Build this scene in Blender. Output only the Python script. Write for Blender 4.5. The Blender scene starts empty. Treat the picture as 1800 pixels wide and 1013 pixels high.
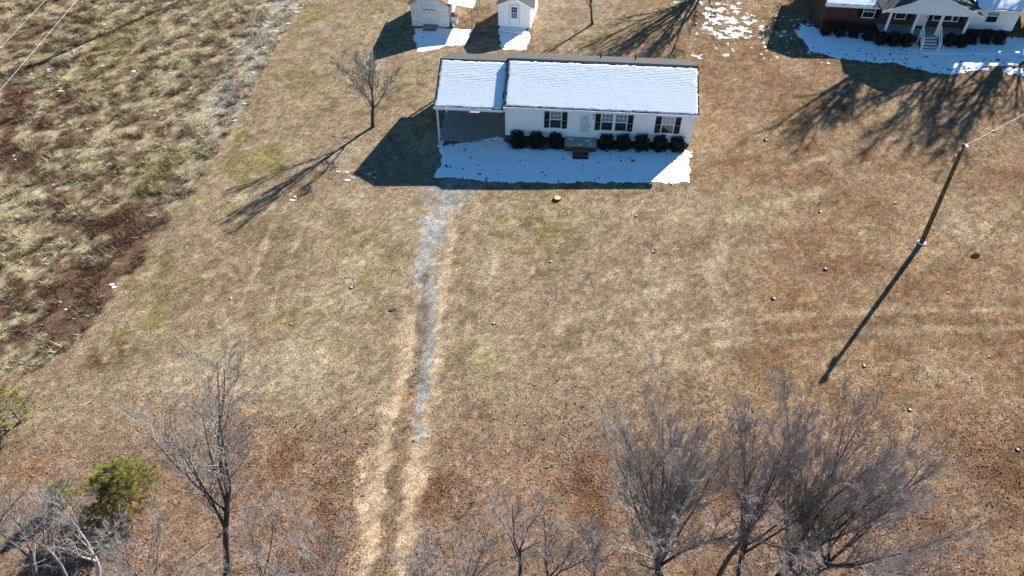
import bpy, math, random
import numpy as np
from mathutils import Vector, Matrix
R = math.radians
random.seed(7); rng = np.random.default_rng(11)
S = bpy.context.scene
col = S.collection

# ------------------------------------------------------------------ camera, sky, sun, exposure
CAM_H = 32.523; PITCH = 0.80315; ROLL = -0.0024; FPX = 1271.8
fw = Vector((0, math.cos(PITCH), -math.sin(PITCH)))
rt0 = Vector((1, 0, 0)); up0 = rt0.cross(fw)
rt = rt0*math.cos(ROLL) + up0*math.sin(ROLL); up = up0*math.cos(ROLL) - rt0*math.sin(ROLL)
cd = bpy.data.cameras.new('camera'); cam = bpy.data.objects.new('camera', cd); col.objects.link(cam)
cam.matrix_world = Matrix(((rt.x, up.x, -fw.x, 0), (rt.y, up.y, -fw.y, 0), (rt.z, up.z, -fw.z, CAM_H), (0, 0, 0, 1)))
cd.sensor_width = 36; cd.sensor_fit = 'HORIZONTAL'; cd.lens = FPX/1800*36; cd.clip_start = 0.5; cd.clip_end = 4000
S.camera = cam
SUN = Vector((1.249, 1.514, 1.0)).normalized()
w = bpy.data.worlds.new('World'); S.world = w; w.use_nodes = True
nt = w.node_tree; bg = nt.nodes['Background']
sky = nt.nodes.new('ShaderNodeTexSky'); sky.sky_type = 'NISHITA'; sky.sun_disc = False
sky.sun_elevation = math.asin(SUN.z); sky.sun_rotation = math.atan2(SUN.x, SUN.y)
sky.air_density = 1.0; sky.dust_density = 0.0; sky.ozone_density = 1.0
hs = nt.nodes.new('ShaderNodeHueSaturation'); hs.inputs['Saturation'].default_value = 1.4
nt.links.new(sky.outputs[0], hs.inputs['Color']); nt.links.new(hs.outputs[0], bg.inputs[0]); bg.inputs[1].default_value = 0.054
sl = bpy.data.lights.new('sun', 'SUN'); so = bpy.data.objects.new('sun', sl); col.objects.link(so)
sl.energy = 5.0; sl.angle = R(0.53); sl.color = (1.0, 0.965, 0.92)
so.rotation_euler = SUN.to_track_quat('Z', 'Y').to_euler(); so.location = (30, 40, 40)
S.view_settings.view_transform = 'Standard'; S.view_settings.look = 'None'
S.view_settings.exposure = 1.55; S.view_settings.gamma = 1.0
S.render.resolution_x = 1024; S.render.resolution_y = 576

# ------------------------------------------------------------------ helpers
def tag(o, label=None, cat=None, group=None, kind=None):
    if label: o['label'] = label
    if cat: o['category'] = cat
    if group: o['group'] = group
    if kind: o['kind'] = kind
    return o
def empty(name, loc, rz=0, **k):
    o = bpy.data.objects.new(name, None); col.objects.link(o); o.location = loc; o.rotation_euler = (0, 0, rz)
    o.empty_display_size = 0.3
    return tag(o, **k)
class MB:
    def __init__(s): s.v = []; s.f = []
    def quad(s, a, b, c, d):
        n = len(s.v); s.v += [a, b, c, d]; s.f.append((n, n+1, n+2, n+3)); return s
    def poly(s, pts):
        n = len(s.v); s.v += list(pts); s.f.append(tuple(range(n, n+len(pts)))); return s
    def prism(s, bot, top):                       # two loops of equal length, closed
        n = len(s.v); k = len(bot); s.v += list(bot)+list(top)
        s.f.append(tuple(range(n+k-1, n-1, -1))); s.f.append(tuple(range(n+k, n+2*k)))
        for i in range(k): j = (i+1) % k; s.f.append((n+i, n+j, n+k+j, n+k+i))
        return s
    def box(s, x0, x1, y0, y1, z0, z1):
        return s.prism([(x0, y0, z0), (x1, y0, z0), (x1, y1, z0), (x0, y1, z0)], [(x0, y0, z1), (x1, y0, z1), (x1, y1, z1), (x0, y1, z1)])
    def tube(s, p, q, r0, r1=None, n=8):
        p = Vector(p); q = Vector(q); r1 = r0 if r1 is None else r1; d = (q-p).normalized()
        a = d.orthogonal().normalized(); b = d.cross(a)
        c = [(math.cos(2*math.pi*i/n), math.sin(2*math.pi*i/n)) for i in range(n)]
        return s.prism([tuple(p+(a*x+b*y)*r0) for x, y in c], [tuple(q+(a*x+b*y)*r1) for x, y in c])
    def build(s, name, m, parent=None, smooth=False, **k):
        me = bpy.data.meshes.new(name); me.from_pydata([tuple(v) for v in s.v], [], s.f); me.materials.append(m)
        if smooth: me.polygons.foreach_set('use_smooth', [True]*len(me.polygons))
        me.update(); o = bpy.data.objects.new(name, me); col.objects.link(o)
        if parent: o.parent = parent
        return tag(o, **k)
def npmesh(name, V, F, m, parent=None, color=None, smooth=False, **k):
    V = np.asarray(V, np.float32); F = np.asarray(F, np.int32); me = bpy.data.meshes.new(name); n = F.shape[1]
    me.vertices.add(len(V)); me.vertices.foreach_set('co', V.ravel())
    me.loops.add(F.size); me.loops.foreach_set('vertex_index', F.ravel())
    me.polygons.add(len(F)); me.polygons.foreach_set('loop_start', np.arange(0, F.size, n, dtype=np.int32))
    if smooth: me.polygons.foreach_set('use_smooth', np.ones(len(F), bool))
    me.update(calc_edges=True)
    if color is not None:
        at = me.color_attributes.new('Col', 'FLOAT_COLOR', 'POINT')
        at.data.foreach_set('color', np.concatenate([color, np.ones((len(V), 1))], 1).astype(np.float32).ravel())
    me.materials.append(m); o = bpy.data.objects.new(name, me); col.objects.link(o)
    if parent: o.parent = parent
    return tag(o, **k)
def lin(c):
    c = np.asarray(c, float)/255; return np.where(c < .04045, c/12.92, ((c+.055)/1.055)**2.4)

TAB = rng.random((256, 256))
def vnoise(x, y):
    xi = np.floor(x).astype(int); yi = np.floor(y).astype(int); u = x-xi; v = y-yi
    u = u*u*(3-2*u); v = v*v*(3-2*v); g = lambda a, b: TAB[a & 255, b & 255]
    return (g(xi, yi)*(1-u)+g(xi+1, yi)*u)*(1-v)+(g(xi, yi+1)*(1-u)+g(xi+1, yi+1)*u)*v
def fbm(x, y, sc, oc=4, off=0., gain=.55):
    t = 0; a = 1; n = 0; x = np.asarray(x, float)/sc+off*17.3; y = np.asarray(y, float)/sc+off*9.1
    for i in range(oc): t = t+a*vnoise(x, y); n += a; a *= gain; x = x*2.03+5.1; y = y*2.03+3.7
    return t/n                                     # 0..1
def sstep(a, b, x): t = np.clip((x-a)/(b-a), 0, 1); return t*t*(3-2*t)

# ------------------------------------------------------------------ terrain height and pixel -> ground
HX, HY, HYAW = -0.455, 47.253, -0.0872
GX, GY = 0.0324, 0.0222
def gz(x, y):
    x = np.asarray(x, float); y = np.asarray(y, float)
    z = GX*120*np.tanh((x-HX)/120)+GY*150*np.tanh((y-HY)/150)
    z = z+0.07*(fbm(x, y, 7., 2)-.5)
    a_ = (x-HX)*math.cos(HYAW)+(y-HY)*math.sin(HYAW); b_ = -(x-HX)*math.sin(HYAW)+(y-HY)*math.cos(HYAW)
    ins = np.minimum.reduce([a_+5.3, 14-a_, b_+.05, 7.5-b_]); z = z-.45*sstep(0., .5, ins)
    z = z-0.16*np.exp(-((x-13.5)**2+(y-46)**2)/16.)
    return z
def G(u, v, h=0.):
    d = fw*FPX+rt*(u-900)+up*(506.5-v); d.normalize(); t = (CAM_H+.5)/-d.z
    for i in range(6):
        P = Vector((0, 0, CAM_H))+d*t; t += (P.z-(float(gz(P.x, P.y))+h))/-d.z
    P = Vector((0, 0, CAM_H))+d*t
    return P
def GP(*uv): return np.array([tuple(G(*p))[:2] for p in uv])
def height_at(base, vtop):                        # height of a vertical thing at base whose top shows at row vtop
    h = 0.
    for i in range(400):
        d = Vector((base[0], base[1], base[2]+h-CAM_H)); z = d.dot(fw)
        if 506.5-FPX*d.dot(up)/z <= vtop: break
        h += .05
    return h
def pdist(X, Y, P, wd=None):                       # distance to polyline (and interpolated width)
    best = np.full(np.shape(X), 1e9); bw = np.ones(np.shape(X))
    for i in range(len(P)-1):
        a = P[i]; e = P[i+1]-a; t = np.clip(((X-a[0])*e[0]+(Y-a[1])*e[1])/(e@e), 0, 1)
        d = np.hypot(X-a[0]-t*e[0], Y-a[1]-t*e[1]); m = d < best
        best = np.where(m, d, best)
        if wd is not None: bw = np.where(m, wd[i]*(1-t)+wd[i+1]*t, bw)
    return (best, bw) if wd is not None else best
def inpoly(X, Y, P):
    ins = np.zeros(np.shape(X), bool); j = len(P)-1
    for i in range(len(P)):
        c = ((P[i, 1] > Y) != (P[j, 1] > Y)) & (X < (P[j, 0]-P[i, 0])*(Y-P[i, 1])/(P[j, 1]-P[i, 1]+1e-12)+P[i, 0])
        ins ^= c; j = i
    return ins
def sdist(X, Y, P):
    d = pdist(X, Y, np.vstack([P, P[:1]])); return np.where(inpoly(X, Y, P), d, -d)

# ------------------------------------------------------------------ materials
def mat(name, color=(.5, .5, .5), rough=.8, spec=.3, var=0., vscale=3., bump=0., bscale=20., metal=0., attr=False, trans=0., dark=None):
    m = bpy.data.materials.new(name); m.use_nodes = True; t = m.node_tree; b = t.nodes['Principled BSDF']
    b.inputs['Roughness'].default_value = rough; b.inputs['Specular IOR Level'].default_value = spec; b.inputs['Metallic'].default_value = metal
    tc = t.nodes.new('ShaderNodeTexCoord')
    if attr: a = t.nodes.new('ShaderNodeVertexColor'); a.layer_name = 'Col'; src = a.outputs[0]
    else: a = t.nodes.new('ShaderNodeRGB'); a.outputs[0].default_value = (*color, 1); src = a.outputs[0]
    if var > 0 or dark is not None:
        n = t.nodes.new('ShaderNodeTexNoise'); n.inputs['Scale'].default_value = vscale; n.inputs['Detail'].default_value = 6
        n.inputs['Roughness'].default_value = .65; t.links.new(tc.outputs['Object'], n.inputs['Vector'])
        r = t.nodes.new('ShaderNodeMapRange'); r.inputs[1].default_value = .3; r.inputs[2].default_value = .7
        t.links.new(n.outputs[0], r.inputs[0])
        x = t.nodes.new('ShaderNodeMix'); x.data_type = 'RGBA'
        if dark is not None:
            t.links.new(r.outputs[0], x.inputs[0]); x.inputs[6].default_value = (*dark, 1); t.links.new(src, x.inputs[7])
        else:
            r.inputs[3].default_value = 1-var; r.inputs[4].default_value = 1+var
            x.blend_type = 'MULTIPLY'; x.inputs[0].default_value = 1; t.links.new(src, x.inputs[6]); t.links.new(r.outputs[0], x.inputs[7])
        src = x.outputs[2]
    t.links.new(src, b.inputs['Base Color'])
    if bump > 0:
        n = t.nodes.new('ShaderNodeTexNoise'); n.inputs['Scale'].default_value = bscale; n.inputs['Detail'].default_value = 5
        t.links.new(tc.outputs['Object'], n.inputs['Vector']); u = t.nodes.new('ShaderNodeBump'); u.inputs['Strength'].default_value = bump
        u.inputs['Distance'].default_value = .05; t.links.new(n.outputs[0], u.inputs['Height']); t.links.new(u.outputs[0], b.inputs['Normal'])
    if trans > 0:
        tr = t.nodes.new('ShaderNodeBsdfTranslucent'); t.links.new(src, tr.inputs[0]); mx = t.nodes.new('ShaderNodeMixShader'); mx.inputs[0].default_value = trans
        t.links.new(b.outputs[0], mx.inputs[1]); t.links.new(tr.outputs[0], mx.inputs[2]); t.links.new(mx.outputs[0], t.nodes['Material Output'].inputs[0])
    return m
def brick_mat(name, c1, c2, mortar):
    m = mat(name, c1, .9, .2); t = m.node_tree; b = t.nodes['Principled BSDF']
    br = t.nodes.new('ShaderNodeTexBrick'); br.inputs['Color1'].default_value = (*c1, 1); br.inputs['Color2'].default_value = (*c2, 1); br.inputs['Mortar'].default_value = (*mortar, 1)
    br.inputs['Scale'].default_value = 1; br.inputs['Brick Width'].default_value = .21; br.inputs['Row Height'].default_value = .075; br.inputs['Mortar Size'].default_value = .008
    tc = t.nodes.new('ShaderNodeTexCoord'); sp = t.nodes.new('ShaderNodeSeparateXYZ'); ad = t.nodes.new('ShaderNodeMath'); cb = t.nodes.new('ShaderNodeCombineXYZ')
    t.links.new(tc.outputs['Object'], sp.inputs[0]); t.links.new(sp.outputs[0], ad.inputs[0]); t.links.new(sp.outputs[1], ad.inputs[1])
    t.links.new(ad.outputs[0], cb.inputs[0]); t.links.new(sp.outputs[2], cb.inputs[1]); t.links.new(cb.outputs[0], br.inputs[0]); t.links.new(br.outputs[0], b.inputs['Base Color'])
    return m
M = {}
M['ground'] = mat('ground', attr=True, rough=1, spec=.05, var=.42, vscale=7., bump=.9, bscale=9.)
M['grass'] = mat('grass', attr=True, rough=1, spec=.05, trans=.35)
M['snow'] = mat('snow', (.86, .88, .91), .7, .2, var=.04, vscale=4., bump=.35, bscale=14.)
M['siding'] = mat('white_siding', (.85, .86, .87), .55, .3, var=.03, vscale=1.5)
M['trim'] = mat('white_trim', (.82, .82, .82), .5, .3)
M['shingle'] = mat('grey_shingle', (.062, .064, .062), .95, .15, var=.22, vscale=9., bump=.3, bscale=40.)
M['ridge'] = mat('dark_ridge_shingle', (.055, .06, .07), .95, .15, var=.25, vscale=12.)
M['brown_roof'] = mat('brown_roof', (.22, .11, .07), .95, .15, var=.3, vscale=5.)
M['black'] = mat('black_shutter', (.012, .012, .015), .6, .3)
M['glass'] = mat('window_glass', (.02, .028, .04), .08, .5)
M['blind'] = mat('window_glass_over_blind', (.17, .23, .27), .15, .5, var=.15, vscale=4.)
M['door'] = mat('pale_door', (.50, .62, .66), .35, .4)
M['brick'] = brick_mat('red_brick', (.10, .032, .026), (.07, .026, .022), (.10, .08, .07))
M['dbrick'] = brick_mat('dark_brick', (.11, .05, .04), (.075, .036, .03), (.12, .10, .09))
M['concrete'] = mat('concrete', (.30, .30, .285), .9, .2, var=.18, vscale=1.3, bump=.1, bscale=30)
M['bark'] = mat('grey_bark', (.17, .15, .135), .95, .15, var=.35, vscale=6., bump=.6, bscale=14.)
M['dbark'] = mat('dark_bark', (.075, .064, .056), .95, .15, var=.4, vscale=6., bump=.6, bscale=14.)
M['wbark'] = mat('pale_bark', (.40, .375, .35), .95, .15, var=.3, vscale=5., bump=.4, bscale=14.)
M['twig'] = mat('grey_twig', (.27, .245, .23), .95, .15, var=.25, vscale=1.2)
M['ptwig'] = mat('pale_twig', (.24, .22, .205), .95, .15, var=.2, vscale=1.2)
M['mtwig'] = mat('mauve_grey_twig', (.23, .20, .195), .95, .15, var=.25, vscale=1.2)
M['hedge'] = mat('dark_evergreen', (.018, .023, .015), .7, .3, var=.4, vscale=9.)
M['hedgecore'] = mat('evergreen_core', (.012, .015, .010), 1, .1)
M['needle'] = mat('pine_needles', attr=True, rough=.7, spec=.2, trans=.3)
M['pole'] = mat('weathered_pole', (.115, .10, .055), .95, .15, var=.35, vscale=3.)
M['wire'] = mat('pale_wire', (.36, .36, .36), .5, .4)
M['metal'] = mat('galvanised_metal', (.55, .56, .57), .45, .5, var=.1, vscale=6.)
M['old'] = mat('weathered_white_boards', (.66, .66, .64), .9, .15, var=.22, vscale=3.)
M['greywood'] = mat('grey_wood', (.24, .23, .21), .95, .15, var=.3, vscale=4.)
M['dirt'] = mat('dark_soil', (.07, .045, .03), 1, .05, var=.4, vscale=14., bump=.6, bscale=30)
M['cut'] = mat('cut_wood', (.50, .37, .22), .9, .15, var=.25, vscale=16.)
M['red'] = mat('red_plastic', (.45, .03, .04), .5, .4)
M['wplastic'] = mat('white_plastic', (.75, .75, .73), .5, .4)
M['mesh_awning'] = mat('awning_sheet', (.70, .71, .72), .55, .3, var=.08, vscale=2.)
M['lampglass'] = mat('lantern_glass', (.45, .43, .38), .3, .5)
M['hole'] = mat('burrow_soil', (.02, .012, .008), 1, .02)

# ------------------------------------------------------------------ ground colours (albedo), all laid out in metres
K = 0.65
FIELD_EDGE = GP((560, -60), (538, 0), (500, 60), (470, 120), (430, 190), (390, 260), (335, 340), (285, 405), (235, 470), (195, 535), (150, 590), (100, 640), (-60, 690))
FIELD = np.vstack([FIELD_EDGE, [(-120, 10), (-120, 200)], GP((560, -60))*[1, 1]+[[-8, 90]]])
DRIVE = GP((792, 333), (762, 400), (752, 470), (752, 560), (742, 650), (716, 760), (702, 860), (686, 960), (672, 1040))
DRIVE_W = np.array([1.5, 1.25, 1.0, .95, 1.05, 1.2, 1.25, 1.25, 1.25])
GRAVEL = GP((790, 335), (764, 385), (748, 440), (752, 500), (752, 560), (744, 620), (740, 700), (732, 760))
GRAVEL_W = np.array([1.35, .95, .75, .75, .6, .55, .42, .3])
TRK_L = GP((722, 560), (706, 660), (684, 760), (664, 860), (652, 950), (636, 1040)); TRK_LW = np.array([.35, .7, .7, .62, .6, .6])
TRK_R = GP((800, 400), (782, 480), (764, 580), (756, 660), (740, 760), (722, 860), (704, 960), (692, 1040)); TRK_RW = np.array([.25, .4, .5, .5, .5, .52, .52, .52])
MID = GP((748, 480), (742, 600), (722, 690), (706, 780), (694, 870), (680, 960), (668, 1040)); MID_W = np.array([.25, .32, .34, .38, .42, .42, .45])
TRACKS = [(GP((520, 330), (470, 420), (425, 540), (440, 640), (520, 720)), .22), (GP((560, 340), (500, 470), (470, 560), (480, 650)), .16), (GP((360, 500), (385, 580), (370, 640)), .15),
          (GP((960, 640), (1120, 590), (1290, 562), (1500, 548), (1810, 545)), .22), (GP((1130, 640), (1300, 600), (1500, 582), (1810, 577)), .20),
          (GP((1560, 330), (1650, 390), (1730, 440), (1810, 480)), .2), (GP((1640, 350), (1720, 390), (1810, 420)), .2),
          (GP((1440, 335), (1290, 390), (1250, 470), (1280, 600)), .55), (GP((905, 620), (1010, 560), (1200, 500)), .4),
          (GP((840, 330), (830, 400), (805, 500), (790, 600)), .4), (GP((1380, 300), (1500, 260), (1600, 240)), .25)]
def blob(X, Y, u, v, r, asp=.8): p = G(u, v); return np.exp(-(((X-p.x)/r)**2+((Y-p.y)/(r*asp))**2))
def C(*c): v = lin(c); return (v*.87+v.mean()*.13)*K
def mixc(a, b, t): return a*(1-t[..., None])+b*t[..., None]
def ground_color(X, Y, detail=True):
    n1 = fbm(X, Y, 9., 4, 1); n2 = fbm(X, Y, 2.6, 4, 2); n3 = fbm(X, Y, .8, 3, 3); n4 = fbm(X, Y, 5., 4, 4)
    st = fbm(X*.35+Y*.05, Y*1.6-X*.2, 1.4, 3, 5)                        # long streaks left by mowing
    c = np.ones(np.shape(X)+(3,))*C(164, 138, 107)
    c = mixc(c, C(178, 155, 122), sstep(.48, .68, n2*.6+n1*.4))
    c = mixc(c, C(136, 112, 80), sstep(.52, .68, n4*.5+n3*.5)*.7)
    # warmer, redder turf towards the pole and the brick house
    red = sstep(8, 20, X+.05*(Y-40)+8*(n1-.5))
    for u, v, r in ((1430, 430, 4.2), (1650, 540, 6), (1470, 610, 4.5), (1330, 660, 4), (1600, 690, 5.5), (1750, 690, 4.), (1700, 470, 4), (1500, 250, 4), (1370, 280, 5), (1230, 430, 3)):
        red = np.maximum(red*.999, 0)+blob(X, Y, u, v, r)*.55
    red = np.clip(red, 0, 1.25)
    c = mixc(c, C(158, 125, 88), np.clip(red, 0, 1)*.75)
    c = mixc(c, C(134, 94, 56), np.clip(red*sstep(.40, .66, n2*.5+n4*.5), 0, 1)*.75)
    c = mixc(c, C(176, 148, 110), np.clip(red*sstep(.5, .7, st*.35+n4*.65), 0, 1)*.45)
    for u, v, r in ((1285, 430, 3.4), (1330, 350, 3.), (1240, 380, 3.), (1690, 400, 3.), (1610, 440, 1.2), (1180, 600, 3.5), (1640, 660, 1.6), (1500, 690, 1.2), (1650, 790, 3.), (1760, 850, 3.), (1600, 850, 2.5), (1520, 410, .9), (1590, 190, 2.)):
        c = mixc(c, C(186, 162, 124), np.clip(blob(X, Y, u, v, r), 0, 1)*.6*sstep(.35, .6, n2*.5+n3*.5))
    # green winter turf
    de = pdist(X, Y, FIELD_EDGE)
    gr = .75*np.exp(-((de-2.)/2.6)**2)*sstep(.32, .58, n2*.5+n4*.5)
    for u, v, r, a in ((700, 200, 4, .5), (740, 130, 2.5, .8), (640, 480, 4.5, .6), (600, 420, 3, .5), (850, 640, 3, .5), (960, 390, 4, .55), (940, 430, 3, .45), (640, 600, 4, .45), (250, 600, 2.5, .6), (460, 260, 3.5, .6),
                       (440, 300, 3, .8), (560, 150, 4, .4), (980, 60, 5, .55), (1120, 40, 4, .4), (830, 60, 3, .5), (1290, 370, 2., .5), (500, 565, 1.4, .9), (690, 70, 3, .6), (640, 30, 5, .5)):
        gr = gr+a*blob(X, Y, u, v, r)
    gr = np.clip(gr, 0, 1)*sstep(.40, .62, n3*.6+n2*.4)
    c = mixc(c, C(140, 128, 68), gr*.85)
    # leaf-strewn brown ground under the near trees
    nearness = sstep(25.5, 19., Y+3.*(n1-.5)+.02*np.abs(X))
    c = mixc(c, C(148, 116, 90), nearness*.8)
    c = mixc(c, C(122, 82, 52), nearness*sstep(.5, .64, n2*.55+n4*.45)*.75)
    # sunny dry turf below the sapling and house
    # pale worn tracks
    for P, wd in TRACKS:
        d = pdist(X, Y, P); c = mixc(c, C(190, 166, 130), np.exp(-(d/wd)**2)*.55*sstep(.3, .6, n2))
        c = mixc(c, C(120, 98, 68), np.exp(-((d-wd*2.2)/(wd*.9))**2)*.25*sstep(.3, .6, n4))
    # drive: beaten sand, gravel, leafy middle strip
    d, wd = pdist(X, Y, DRIVE, DRIVE_W); c = mixc(c, C(176, 148, 116), sstep(1.5, .4, d/wd+1.6*(n3-.5)+.8*(n2-.5))*.75)
    for P, Wd in ((TRK_L, TRK_LW), (TRK_R, TRK_RW)):
        d, wd = pdist(X, Y, P, Wd); c = mixc(c, C(198, 168, 130), sstep(1.6, .3, d/wd+2.4*(n3-.5)+1.*(n2-.5))*.9)
    d, wd = pdist(X, Y, GRAVEL, GRAVEL_W); c = mixc(c, C(156, 156, 148), sstep(1.2, .7, d/wd+2.6*(n3-.5))*.85)
    d, wd = pdist(X, Y, MID, MID_W); c = mixc(c, C(132, 104, 78), sstep(1.1, .5, d/wd+4.5*(n3-.5)+1.5*(n2-.5))*.8)
    # ochre bare spots
    for u, v, r in ((430, 497, .35), (601, 435, .3), (508, 565, .4), (460, 580, .35), (1395, 308, .45), (1000, 335, 1.4), (718, 695, .45), (705, 760, .45), (100, 648, .3), (1245, 160, .6), (230, 900, 1.3), (60, 830, 1.1), (250, 860, 1.2), (845, 35, .8)):
        c = mixc(c, C(164, 112, 66), np.clip(blob(X, Y, u, v, r)*1.2, 0, 1)*.7*sstep(.35, .6, n3))
    # rough field
    sd = sdist(X, Y, FIELD)+1.2*(n3-.5)+.8*(n2-.5)
    f = sstep(-.25, .35, sd)
    fc = np.ones(np.shape(X)+(3,))*C(178, 160, 122)
    fc = mixc(fc, C(134, 110, 82), sstep(.45, .6, n3*.85+n2*.15))
    rb = 0
    for u, v, r, a in ((60, 60, 6, .6), (80, 150, 5, .9), (30, 190, 5, .9), (60, 230, 5, .6), (250, 390, 3., 1.1), (200, 440, 3, 1.1), (150, 500, 5, 1.2), (60, 520, 6, 1.1), (60, 590, 6, 1.2), (330, 320, 2, .7), (10, 270, 4, .8), (120, 20, 4, .7), (190, 620, 1.3, .9), (170, 640, 1.3, .9), (290, 310, 2, .5)):
        rb = rb+a*blob(X, Y, u, v, r)
    fc = mixc(fc, C(112, 82, 62), np.clip(rb*sstep(.36, .58, n2*.5+n3*.5), 0, 1)*.9)
    fr = np.exp(-((de-2.2)/1.8)**2)*sstep(42, 58, Y)+.6*np.exp(-((de-1.2)/.9)**2)*sstep(36, 44, Y)
    fc = mixc(fc, C(184, 174, 160), np.clip(fr, 0, 1)*.7*sstep(.3, .6, n3))
    fc = mixc(fc, C(138, 126, 72), sstep(.56, .7, n1*.5+n4*.5)*.5)
    c = mixc(c, fc, f)
    for u, v, r in ((175, 640, 1.2), (215, 610, 1.)):
        c = mixc(c, C(96, 58, 42), np.clip(blob(X, Y, u, v, r), 0, 1)*.8*sstep(.35, .6, n3))
    g1 = fbm(X, Y, .26, 3, 12, .75)-.5; g2 = fbm(X, Y, 1.1, 3, 13)-.5
    c = c*np.exp(1.5*g1+.45*g2)[..., None]
    return np.clip(c, .004, .8), f

# near sheet fine, joined to a coarse far field in one grid with growing steps
def axis(lo, hi, step, far):
    a = np.arange(lo, hi+1e-6, step); ext = []; s = step; x = hi
    while x < far: s *= 1.35; x += s; ext.append(x)
    ext2 = []; s = step; x = lo
    while x > -far: s *= 1.35; x -= s; ext2.append(x)
    return np.concatenate([ext2[::-1], a, ext])
gxs = axis(-62, 66, .2, 1500); gys = axis(8, 84, .2, 1500)
XX, YY = np.meshgrid(gxs, gys); ZZ = gz(XX, YY); GC, GF = ground_color(XX, YY)
ZZ = ZZ+GF*.10*(fbm(XX, YY, .9, 3, 8)-.5)
nx, ny = len(gxs), len(gys); idx = np.arange(nx*ny).reshape(ny, nx)
F = np.stack([idx[:-1, :-1], idx[:-1, 1:], idx[1:, 1:], idx[1:, :-1]], -1).reshape(-1, 4)
npmesh('ground', np.stack([XX, YY, ZZ], -1).reshape(-1, 3), F, M['ground'], color=GC.reshape(-1, 3), smooth=True,
       label='dormant brown and tan lawn with worn gravel drive and rough field', cat='ground', kind='structure')

# ------------------------------------------------------------------ snow
SNOWMASKS = []
def snow_patch(polys, label, amp=.7, sc=.5, thick=.045, cell=.07, cut=0., name='snow_patch', stripes=0.):
    polys = [GP(*p) for p in polys]; allp = np.vstack(polys); lo = allp.min(0)-1; hi = allp.max(0)+1
    xs = np.arange(lo[0], hi[0], cell); ys = np.arange(lo[1], hi[1], cell); X, Y = np.meshgrid(xs, ys)
    d = np.maximum.reduce([sdist(X, Y, P) for P in polys])
    n = fbm(X, Y, sc, 4, 20)-.5; nn = fbm(X, Y, .14, 2, 21)-.5
    val = d+amp*n*2+amp*.5*nn-cut
    holes = fbm(X, Y, .22, 3, 25); big = fbm(X, Y, 2.2, 2, 26)
    val = np.where(holes > .86-.07*sstep(.5, .65, big), -1, val)
    if stripes > 0: val = (fbm(X, Y, .6, 5, 28, .72)-.455-.20*(1-np.clip(d/2.4, 0, 1))+.035*np.sin(Y*6.5+3*fbm(X, Y, 3, 2, 27)))*2.2
    z = gz(X, Y)+.008+thick*np.clip(val/.25, 0, 1)*(.75+.5*fbm(X, Y, .5, 3, 22))
    keep = val > 0; kc = keep[:-1, :-1] & keep[1:, 1:] & keep[:-1, 1:] & keep[1:, :-1]
    idx = np.arange(X.size).reshape(X.shape); F = np.stack([idx[:-1, :-1], idx[:-1, 1:], idx[1:, 1:], idx[1:, :-1]], -1)[kc]
    used = np.unique(F); mp = np.zeros(X.size, int); mp[used] = np.arange(len(used))
    V = np.stack([X, Y, z], -1).reshape(-1, 3)[used]
    SNOWMASKS.append(polys)
    return npmesh(name, V, mp[F], M['snow'], smooth=True, label=label, cat='snow', kind='stuff')
snow_patch([[(764, 313), (775, 285), (772, 262), (790, 253), (884, 251), (905, 262), (1010, 262), (1206, 262), (1216, 268), (1211, 322), (1100, 323), (960, 322), (880, 322), (800, 314)]],
           'snow lying in front of the white ranch house in its shade', amp=.28, sc=.6)
snow_patch([[(727, 49), (790, 50), (829, 52), (818, 80), (782, 82), (760, 89), (733, 91), (727, 70)]], 'snow in front of the shed with double doors and awning', amp=.3, sc=.6)
snow_patch([[(876, 50), (932, 56), (934, 62), (926, 88), (884, 90), (876, 75)]], 'snow in front of the small white shed with glazed door', amp=.3, sc=.6)
snow_patch([[(1405, 40), (1446, 55), (1545, 60), (1556, 72), (1606, 75), (1690, 78), (1700, 66), (1780, 66), (1812, 72), (1830, 100), (1790, 116), (1710, 120), (1672, 132), (1640, 128), (1570, 112), (1470, 104), (1425, 90), (1400, 62)]], 'wide band of snow along the front of the brick house', amp=.45, sc=.8)
snow_patch([[(1660, 119), (1745, 118), (1740, 124), (1675, 131)], [(1752, 120), (1800, 118), (1810, 136), (1770, 132)]], 'thin sunlit snow beside the shade of the brick house', amp=.35, sc=.5, cut=.1, thick=.02)
snow_patch([[(1225, 0), (1310, -6), (1346, 40), (1335, 78), (1270, 92), (1235, 88), (1215, 40)]], 'patchy half melted snow behind the white ranch house', amp=.8, sc=.6, cut=.35, thick=.015, stripes=.28)

snow_patch([[(1352, 60), (1405, 35), (1425, 92), (1440, 104), (1380, 98), (1350, 85)]], 'thin snow flecks in the shade beside the brick gable', amp=.7, sc=.6, thick=.012, stripes=.1)

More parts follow.
